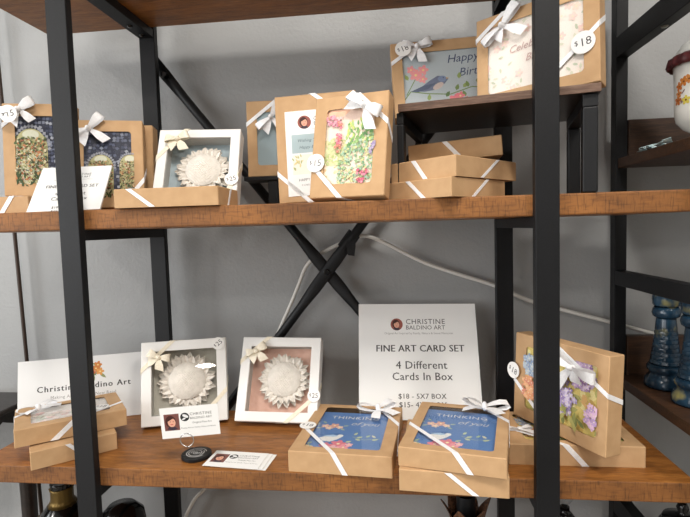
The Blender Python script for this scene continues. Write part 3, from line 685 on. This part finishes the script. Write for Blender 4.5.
# ================================================================== SHADOW BOX FRAMES
def sunflower(o, cu, cv, rad, depth, seed, npet=22):
    random.seed(seed); fl = MB()
    y0 = depth-.0005
    mb = MB(); rg = []
    for i in range(27):
        q = i/26*rad*.64; rr = []
        for j in range(96):
            a = 2*math.pi*j/96; bx, by = q*math.cos(a)*1150, q*math.sin(a)*1150
            h = .013*max(0, 1-(q/(rad*.68))**2)**.6+.0011*math.sin(bx+.6*math.sin(by*.3))*math.sin(by+.5*math.sin(bx*.4))*(1 if q > .002 else 0)+random.uniform(-.0005, .0005)
            rr.append((cu+max(q, .0003)*math.cos(a), y0-.009-max(h, 0), cv+max(q, .0003)*math.sin(a)))
        rg.append(rr)
    rg.append([(cu+rad*.62*math.cos(2*math.pi*j/96), y0, cv+rad*.62*math.sin(2*math.pi*j/96)) for j in range(96)])
    mb.rings(rg, 0, True, True); f = mb.build('flower_head', 'plaster', o, smooth=True)
    pm = MB()
    for lay, (k, ln, wd_, up) in enumerate(((npet, 1.0, .27, .002), (npet, .93, .25, .007))):
        for i in range(k):
            a = 2*math.pi*(i+.5*lay)/k+random.uniform(-.06, .06); L = rad*ln*random.uniform(.9, 1.06); r0 = rad*.52; Wd = rad*wd_*random.uniform(.85, 1.15); cv_ = random.uniform(.4, 1.3)
            ca, sa = math.cos(a), math.sin(a); rgs = []
            for t in range(7):
                q = t/6; rr_ = r0+(L-r0)*q; w_ = Wd*.5*(math.sin(math.pi*(.22+.76*q))); hh = up+.006*math.sin(q*2.4)*cv_
                row = []
                for s_ in (-1, -.5, 0, .5, 1):
                    off = s_*w_; h = hh+.0025*abs(s_)-(.0012 if s_ == 0 else 0)
                    row.append((cu+rr_*ca-off*sa, y0-h, cv+rr_*sa+off*ca))
                bk = [(p[0], p[1]+.0014, p[2]) for p in row[::-1]]
                rgs.append(row+bk)
            pm.rings(rgs, 0, True, True)
    pm.build('petals', 'plaster', f, smooth=False)
def shadow_frame(label, mtx, W, H, T, back, seed, tagpos, tag_rot, bowpos, bow_ang, fcen=(.52, .5), frad=.34, bandspec=(('TL', .04, .05), ('BR', .05, .055)), back2=None):
    o = thing('shadow_box_frame', label, 'picture frame', mtx, 'white sunflower shadow boxes')
    fw = .0185*W/.16; b = .0012
    O = rrect(0, 0, W, H, .001); I = rrect(b, b, W-b, H-b, .0008); w = rrect(fw, fw, W-fw, H-fw, .0006)
    w2 = rrect(fw, fw, W-fw, H-fw, .0006)
    mb = MB(); mb.rings([ring(O, T), ring(O, b), ring(I, 0), ring(w, 0), ring(w, .004)], 0, True)
    mb.build('frame', 'white', o)
    g = fw-.0004; ln = MB(); dp = T-.003
    ln.rings([ring(rrect(g, g, W-g, H-g, .0005), .0055), ring(w2, .0055), ring(w2, dp), ring(rrect(g, g, W-g, H-g, .0005), dp)]); ln.build('liner', 'liner', o)
    MB().box((fw-.002, .0042, fw-.002), (W-fw+.002, .0052, H-fw+.002)).build('glass_pane', 'glass', o)
    MB().box((fw-.001, dp, fw-.001), (W-fw+.001, dp+.0015, H-fw+.001)).build('backing', back, o)
    sunflower(o, W*fcen[0], H*fcen[1], W*frad, dp, seed)
    ribbons(o, W, H, T, bandspec, .0075, 'cream')
    bow(o, bowpos[0]*W, bowpos[1]*H, .022, bow_ang, 'cream', ((-70, 1.15), (-140, 1.)), .0155, .011, -.001, .2)
    price_tag(o, tagpos[0]*W, tagpos[1]*H, '25', .0125, -.0028, R(tag_rot))
    return o
M['back_grey'] = noise_mat('warm_grey_backing', (168, 164, 152), (176, 172, 160), 80, rough=.85, bump=.1)
M['back_pink'] = noise_mat('dusty_pink_backing', (208, 164, 146), (216, 176, 158), 80, rough=.85, bump=.1)
M['back_blue'] = noise_mat('pale_blue_backing', (150, 164, 170), (160, 174, 180), 80, rough=.85, bump=.1)
shadow_frame('white shadow box with white sunflower on grey backing, leaning left on the lower shelf', pose(-.3501, .1406, -.4136, 15.3, 14.3, -.3), .1636, .162, .028, 'back_grey', 1, (.91, .93), 38, (.21, .81), -18, (.52, .5), .35, (('TL', .055, .06), ('BR', .06, .06)))
shadow_frame('white shadow box with white sunflower on dusty pink backing on the lower shelf', pose(-.1725, .1652, -.4071, -1.2, 25.3, .5), .1624, .1646, .028, 'back_pink', 2, (.95, .31), 0, (.2, .82), 25, (.55, .5), .335, (('TL', .05, .055), ('BR', .055, .06)))
shadow_frame('white shadow box with white sunflower on pale blue backing on the middle shelf', pose(-.2792, .0905, .0143, 7.1, 23.6, .8), .1497, .1502, .03, 'back_blue', 3, (.93, .29), 15, (.24, .84), 12, (.55, .48), .345, (('TL', .06, .05), ('BR', .05, .03)))

# ================================================================== GIFT BOXES, LOWER SHELF
# blue bird box, left
W_, H_, T_ = .1646, .205, .0335
win = (.021, .019, W_-.021, H_-.014)
o = gift_box('left of the two kraft boxes with blue bird cards, lying alone before the pink-backed frame', lying(pose(-.0294, .0038, ZB+.0002, -4.9), T_), W_, H_, T_, win)
card_in(o, win, .005, .026, art_think, top=H_-.032)
ribbons(o, W_, H_, T_, (('BL', .094, .072), ('TR', .085, .05)))
bow(o, .122, .172, .040, 20, tails=((-110, 1.0), (-45, 1.0)), lift=.016, spread=.5, wd=.016)
price_tag(o, .008, .092, '18', .0145, -.004, -.1)
# blue bird box, right, on top of a plain one
W_, H_, T_ = .1515, .19, .0285
win = (.018, .017, W_-.018, H_-.016)
o = gift_box('right kraft box with blue bird card, stacked on a plain kraft box', lying(pose(.1437, -.0335, ZB+.0328, -13.4, 0, -.6), T_), W_, H_, T_, win)
card_in(o, win, .005, .021, art_think, top=H_-.026)
ribbons(o, W_, H_, T_, (('BL', .086, .082), ('TR', .06, .05)))
bow(o, .112, .166, .042, -8, tails=((-150, .9), (-30, .8)), lift=.016, spread=.45, wd=.016)
W_, H_, T_ = .1526, .185, .0318
o = gift_box('plain closed kraft box under the right blue bird box, hanging over the shelf front', lying(pose(.1444, -.0431, ZB+.0002, -5.2), T_), W_, H_, T_)
mb = MB(); mb.slab([(.064, .0005, -.0005), (.0735, .0005, -.0005), (.112, T_-.001, -.0005), (.1025, T_-.001, -.0005)], (0, 0, -1), .0005); mb.build('ribbon', 'ribbon', o)
# left pair
W_, H_, T_ = .13, .117, .0305
o = gift_box('plain kraft box at lower left beneath the box with a soft floral window', lying(pose(-.4522, -.0174, ZB+.0002, 40.3), T_), W_, H_, T_)
mb = MB(); mb.slab([(.05, .0005, -.0004), (.058, .0005, -.0004), (.086, T_-.001, -.0004), (.078, T_-.001, -.0004)], (0, 0, -1), .0005); mb.build('ribbon', 'ribbon', o)
W_, H_, T_ = .172, .13, .0295
win = (.024, .02, W_-.024, H_-.018)
o = gift_box('kraft box with soft pale floral window and white bow, topmost at lower left', lying(pose(-.4846, -.0107, ZB+.0342, 39.3, 1.5, 1.), T_), W_, H_, T_, win)
card_in(o, win, .004, .02, art_soft)
ribbons(o, W_, H_, T_, (('TL', .055, .06), ('BR', .05, .08)))
bow(o, .036, .085, .034, 25, tails=((-160, .8), (-15, 1.1)), lift=.014, spread=.2)
price_tag(o, .135, .04, '18', .013, -.002, -.6)
# right: lying floral box with a standing hydrangea box on top of it
W_, H_, T_ = .2035, .137, .0332
win = (.03, .018, W_-.022, H_-.014)
o = gift_box('wide kraft box with yellow floral window lying under the standing hydrangea box', lying(pose(.3175, .0435, ZB+.0002, -.6), T_), W_, H_, T_, win)
card_in(o, win, .004, .022, lambda p: art_hydrangea(p, 17, .5), top=H_-.014)
ribbons(o, W_, H_, T_, (('BL', .07, .085),))
bow(o, .028, .05, .022, 10, tails=((-40, 1.2), (160, .6)), lift=.006, spread=.2, wd=.01)
W_, H_, T_ = .188, .150, .0305
win = (.026, .022, W_-.018, H_-.020)
o = gift_box('standing kraft box with purple hydrangea card, turned sideways behind the right front post', pose(.351, .1595, -.3846, -60.7, 2.8, .2), W_, H_, T_, win)
card_in(o, win, .003, .02, lambda p: art_hydrangea(p, 11, 1.7))
ribbons(o, W_, H_, T_, (('TR', .058, .105), ('BL', .066, .09)))
bow(o, W_-.058, H_-.03, .045, -14, tails=((-115, .95), (-55, .55)), lift=.018, spread=.1, wd=.018)
price_tag(o, .002, .082, '18', .0145, -.006, -.3)

# ================================================================== GIFT BOXES, MIDDLE SHELF
W_, H_, T_ = .122, .1672, .031
win = (.022, .022, W_-.02, H_-.022)
o = gift_box('plain kraft box lying at the far left of the middle shelf under a mosaic box', lying(pose(-.6564+.085, .0576, .0002, .1), .031), .172-.085, .122, .031)
ribbons(o, .087, .122, .031, (('BR', .03, .03),))
o = gift_box('leftmost kraft box with mosaic tile arch card, half behind the left front post', pose(-.5615, .0955, .0357, 8.7, .7, 1.7), W_, H_, T_, win)
card_in(o, win, .003, .022, lambda p: art_mosaic(p, ((.35, -.05, .34, .85),), 1))
ribbons(o, W_, H_, T_, (('TL', .04, .05), ('BR', .05, .05)))
bow(o, .034, H_-.012, .032, 20, tails=((-60, .95), (-130, .9)), lift=.016, spread=.2, wd=.014)
price_tag(o, .021, H_-.022, '15', .0155, -.016, .2)
W_, H_, T_ = .1218, .1659, .0299
win = (.022, .022, W_-.020, H_-.022)
o = gift_box('kraft box with mosaic card of two arched windows, right of the left front post', pose(-.4157, .0685, .0074, 19.9, 13.8, -.7), W_, H_, T_, win)
card_in(o, win, .003, .022, lambda p: art_mosaic(p, ((.36, -.05, .24, .68), (.92, .0, .2, .62)), 2))
ribbons(o, W_, H_, T_, (('TL', .05, .05), ('BR', .05, .04)))
bow(o, .032, H_-.02, .034, 38, tails=((-75, 1.1), (-150, .9)), lift=.016, spread=.2, wd=.014)
gift_box('kraft box mostly hidden behind the box of the two mosaic arches', pose(-.4335, .147, .0032, 10.3, 5, 0), .122, .166, .031)
W_, H_, T_ = .166, .1, .0295
o = gift_box('kraft box lying flat in front of the blue-backed sunflower frame', lying(pose(-.2852, -.0121, .0002, 1.5), T_), W_, H_, T_)
mb = MB(); mb.slab([(.0195, .0004, -.0004), (.029, .0004, -.0004), (.066, T_-.001, -.0004), (.0565, T_-.001, -.0004)], (0, 0, -1), .0005); mb.build('ribbon', 'ribbon', o)
mb = MB(); mb.slab([(W_+.0004, .0004, .058), (W_+.0004, .0004, .065), (W_+.0004, T_-.001, .048), (W_+.0004, T_-.001, .041)], (1, 0, 0), .0005); mb.build('ribbon', 'ribbon', o)
mb = MB(); mb.slab([(.024, -.0005, 0), (.031, -.0005, 0), (.066, -.0005, .1), (.059, -.0005, .1)], (0, -1, 0), .0004); mb.build('ribbon', 'ribbon', o)
# pale blue box on a small stand
W_, H_, T_ = .18, .1473, .031
win = (.020, .022, W_-.02, H_-.022)
sd = thing('box_stand', 'small black metal stand raising the pale blue card box, middle shelf', 'stand', pose(-.149, .196, 0, .8))
MB().box((.006, 0, .056), (.18, .05, .0636)).build('stand_top', 'black', sd, bevel=.001)
for u in (.052, .16):
    MB().box((u, .004, .0003), (u+.02, .044, .0558)).build('leg', 'black', sd, bevel=.001)
o = gift_box('raised kraft box with plain pale blue card and white bow behind the birthday insert', pose(-.139, .2131, .0652, 2.2, 1.9, 0), W_, H_, T_, win)
card_in(o, win, .003, .022, lambda p: art_pale(p, (158, 176, 182)))
ribbons(o, W_, H_, T_, (('TL', .045, .06),))
bow(o, .05, H_-.034, .034, 48, tails=((-95, 1.1), (-160, .9)), lift=.016, spread=.2, wd=.014)
# back of a box with printed insert
W_, H_, T_ = .1431, .191, .0312
o = gift_box('tall kraft box turned to show the white printed birthday insert, behind the garden card box', pose(-.0524, .1055, .0047, 1.2, 7.9, -2.4), W_, H_, T_)
pr = Print(.017, .011, .1, .151, -.0009, .0007, (240, 240, 238)); w, h = pr.w, pr.h
pr.portrait(w*.34, h*.86, w*.12); pr.text('CHRISTINE', w*.5, h*.875, w*.1, INK, 'LEFT'); pr.text('BALDINO ART', w*.5, h*.82, w*.09, INK, 'LEFT')
pr.text('Original Fine Art', w*.6, h*.765, w*.04, (120, 118, 118))
pr.rect(w*.1, h*.5, w*.74, h*.72, (172, 190, 194)); pr.text('Wishing You a', w*.42, h*.63, w*.075, (90, 104, 112), 'CENTER', 1, .3); pr.text('Happy Birthday', w*.46, h*.55, w*.075, (90, 104, 112), 'CENTER', 1, .3)
pr.rect(w*.1, h*.25, w*.74, h*.48, (240, 234, 220)); random.seed(3)
for i in range(16): pr.leaf(w*random.uniform(.12, .28), h*random.uniform(.27, .45), w*.07, w*.025, random.uniform(.5, 2.5), random.choice(((200, 196, 140), (176, 184, 130), (222, 206, 150))))
for k, t in enumerate(('May your day', 'be filled with')): pr.text(t, w*.5, h*(.42-.05*k), w*.04, (160, 140, 90))
pr.text('Birthday', w*.55, h*.28, w*.075, (190, 166, 96), 'CENTER', 1, .35)
pr.text('HAPPY BIRTHDAY', w*.46, h*.17, w*.066, (100, 96, 96)); pr.text('4 CARDS, 4 ENVELOPES', w*.46, h*.115, w*.042, (120, 116, 116))
pr.build('printed_insert', 'ink', o)
ribbons(o, W_, H_, T_, (('BL', .052, .055), ('TR', .06, .075)))
# garden box
W_, H_, T_ = .1213, .1646, .0264
win = (.021, .021, W_-.021, H_-.022)
o = gift_box('foremost kraft box with cottage garden card and big white bow, leaning on middle shelf', pose(.0149, .0224, .0069, -15.3, 12.9, .4), W_, H_, T_, win)
card_in(o, win, .003, .022, art_garden)
ribbons(o, W_, H_, T_, (('BL', .055, .05), ('TR', .05, .05)))
bow(o, W_-.036, H_-.026, .031, -33, tails=((-40, 1.25), (-160, .95)), lift=.018, spread=.12, wd=.016)
price_tag(o, .008, .056, '15', .0148, -.003, 0)
# stack of three closed boxes
def closed(label, mtx, W, H, T, f1, f2):
    """lying closed box; f1, f2: ribbon offsets on the front and right end faces"""
    o = gift_box(label, lying(mtx, T), W, H, T); e = .0004
    if f1: a, b = f1; mb = MB(); mb.slab([(a, e, -e), (a+.0085, e, -e), (b+.0085, T-.001, -e), (b, T-.001, -e)], (0, 0, -1), .0005); mb.build('ribbon', 'ribbon', o)
    if f2: a, b = f2; mb = MB(); mb.slab([(W+e, e, a), (W+e, e, a+.0085), (W+e, T-.001, b+.0085), (W+e, T-.001, b)], (1, 0, 0), .0005); mb.build('ribbon', 'ribbon', o)
    return o
closed('bottom kraft box of the three-box stack under the wooden riser', pose(.1379, .0579, .0002, -41.4), .1193, .1473, .0284, (.035, .065), (.09, .05))
closed('middle kraft box of the three-box stack under the wooden riser', pose(.1414, .0679, .0290, -41.8), .1249, .17, .031, (.043, .066), (.108, .062))
closed('topmost kraft box of the three-box stack under the wooden riser, turned across the others', pose(.1722, .1065, .0618, -5.5, 0, -3.4), .1515, .118, .0325, (.056, .082), None)

# ---- on the riser
W_, H_, T_ = .19, .1451, .031
win = (.020, .020, W_-.02, H_-.022)
o = gift_box('kraft box with happy birthday bluebird card, left on the wooden riser', pose(.1508, .1782, .1566, 1.8, 11.2, -2.3), W_, H_, T_, win)
card_in(o, win, .003, .022, art_bird)
ribbons(o, W_, H_, T_, (('TL', .04, .06),))
bow(o, .048, H_-.014, .028, 2, tails=((-75, 1.1), (-130, .9)), lift=.014, spread=.25, wd=.014)
price_tag(o, .022, H_-.020, '18', .0145, -.014, .3)
W_, H_, T_ = .1904, .1514, .032
win = (.020, .020, W_-.022, H_-.02)
o = gift_box('kraft box with blush floral celebration card, right on the wooden riser behind the post', pose(.2886, .1318, .1535, -34.7, 5.1, -2.2), W_, H_, T_, win)
card_in(o, win, .003, .022, art_celebrate)
ribbons(o, W_, H_, T_, (('BR', .085, .1), ('TL', .035, .05)))
bow(o, .048, H_-.026, .040, 42, tails=((-70, 1.0), (-150, .6)), lift=.016, spread=.1, wd=.014)
price_tag(o, W_-.022, .062, '18', .0168, -.003, .1)

# ================================================================== CARD HOLDER AND BUSINESS CARDS
def bizcard(pr):
    w, h = pr.w, pr.h
    pr.portrait(w*.19, h*.52, h*.27, True)
    pr.ell(w*.42, h*.66, h*.14, h*.14, (40, 40, 42), 0, 20); pr.ell(w*.43, h*.69, h*.1, h*.05, (230, 230, 230), -.5, 10); pr.ell(w*.4, h*.6, h*.06, h*.025, (230, 230, 230), .3, 10)
    pr.fit('CHRISTINE', w*.51, w*.885, h*.7, INK, 1.15); pr.fit('BALDINO ART', w*.51, w*.885, h*.575, INK, 1.02)
    pr.fit('Original Fine Art', w*.54, w*.87, h*.43, INK); pr.fit('Making Art for Family, Nature & Home', w*.34, w*.93, h*.28, (110, 108, 108))
ch = thing('card_holder', 'round black card holder base with looped chrome wire on the lower shelf', 'card holder', Matrix.Translation((-.198, .046, ZB+ZS+.0002)))
MB().lathe([(.0242, 0), (.025, .0012), (.025, .0054), (.0242, .0065)], seg=44).build('base', 'black', ch, smooth=False, bevel=.0006)
mb = Print(-.02, -.02, .04, .04, 0, .0002); mb.v = []; mb.f = []; mb.mi = []; mb.col = []
for r0, r1, a0, a1 in ((.017, .0155, 20, 330), (.0135, .012, 60, 400), (.0095, .008, -30, 200), (.006, .0045, 100, 380), (.003, .0, 0, 360)):
    for i in range(24):
        p, q = R(a0+(a1-a0)*i/24), R(a0+(a1-a0)*(i+1)/24); n = len(mb.v)
        mb.v += [(r0*math.cos(p), r0*math.sin(p), .0067), (r0*math.cos(q), r0*math.sin(q), .0067), (r1*math.cos(q), r1*math.sin(q), .0067), (r1*math.cos(p), r1*math.sin(p), .0067)]
        mb.face((n, n+1, n+2, n+3), 0, lin((196, 196, 196)))
mb.build('base_emblem', 'ink', ch)
loop = [(.005+.0112*math.cos(a), -.0445, .0485+.0108*math.sin(a)) for a in [R(-90+360*i/28) for i in range(29)]]
mb = MB(); mb.tube([(0, 0, .006), (.001, -.01, .02), (.004, -.036, .032), (.005, -.0445, .0373)]+loop[1:], .0008, 8)
mb.build('wire_loop', 'chrome', ch, smooth=True)
pr = Print(0, 0, .0934, .0525, 0, .0006, (238, 238, 236)); bizcard(pr)
tag(pr.build('business_card', 'ink', None, mtx=pose(-.2382, .0100, ZB+.0454, 10.1, -4.4, -2.3)), 'white business card held upright in the chrome wire holder', 'card', 'business cards')
for k, (dx, dy, yw, lb) in enumerate(((.013, .001, -5.5, 'white business card lowest in the fanned pile, showing at its right edge'), (.007, .0005, -5.2, 'white business card second in the fanned pile beside the holder'), (.0, -.001, -4.6, 'white business card on top of the fanned pile lying on the lower shelf'))):
    pr = Print(0, 0, .0945, .0535, 0, .0006, (238, 238, 236)); bizcard(pr)
    tag(pr.build('business_card', 'ink', None, mtx=lying(pose(-.1735+dx, .0115+dy, ZB+.0003+.001*k, yw), .0006)), lb, 'card', 'business cards')

# ================================================================== LIGHTS
def area(name, loc, target, sx, sy, power, col, shape='RECTANGLE'):
    l = bpy.data.lights.new(name, 'AREA'); l.shape = shape; l.size = sx; l.size_y = sy; l.energy = power; l.color = col
    o = bpy.data.objects.new(name, l); C.objects.link(o); o.location = loc
    o.rotation_euler = (Vector(target)-Vector(loc)).to_track_quat('-Z', 'Y').to_euler(); return o
area('window_daylight', (-3.1, -1.3, 1.75), (0, .1, 1.3), 1.8, 1.5, 95, (.95, .98, 1.0))
area('front_left_fill', (-2.7, -3.4, 1.35), (0, .1, 1.35), 1.8, 1.9, 56, (.97, .98, 1.0))  # soft fill added to lift front faces and the space under the shelves
area('ceiling_lamp', (.16, -1.0, 2.88), (.16, -1.0, 0), .4, .4, 34, (1, .95, .89), 'DISK')
area('ceiling_lamp', (1.25, -1.4, 2.88), (1.25, -1.4, 0), .4, .4, 34, (1, .95, .89), 'DISK')
area('ceiling_lamp', (-2.0, -2.0, 2.88), (-2.0, -2.0, 0), .4, .4, 34, (1, .95, .89), 'DISK')
area('ceiling_lamp', (.4, -3.1, 2.88), (.4, -3.1, 0), .4, .4, 34, (1, .95, .89), 'DISK')
area('ceiling_lamp', (.75, -7.0, 2.87), (.75, -7.0, 0), .3, .3, 30, (1, .95, .89), 'DISK')
w = bpy.data.worlds.new('world'); SC.world = w; w.use_nodes = True
w.node_tree.nodes['Background'].inputs[0].default_value = (.9, .95, 1, 1); w.node_tree.nodes['Background'].inputs[1].default_value = .3

# ================================================================== CAMERA
yaw, pit, rol = -.10834, -.06305, -.02889
f = Vector((math.sin(yaw)*math.cos(pit), math.cos(yaw)*math.cos(pit), math.sin(pit)))
r0 = Vector((math.cos(yaw), -math.sin(yaw), 0)); u0 = r0.cross(f)
rt = math.cos(rol)*r0+math.sin(rol)*u0; up = -math.sin(rol)*r0+math.cos(rol)*u0
cd = bpy.data.cameras.new('camera'); cam = bpy.data.objects.new('camera', cd); C.objects.link(cam)
cam.matrix_world = Matrix((( rt.x, up.x, -f.x, .14954), (rt.y, up.y, -f.y, -.72548), (rt.z, up.z, -f.z, -.03986+ZS), (0, 0, 0, 1)))
cd.sensor_fit = 'HORIZONTAL'; cd.sensor_width = 36; cd.lens = 485.75/690*36; cd.clip_start = .02
SC.camera = cam
vs = SC.view_settings; vs.view_transform = 'Standard'; vs.look = 'None'; vs.gamma = 1; vs.exposure = -.33; vs.use_curve_mapping = False
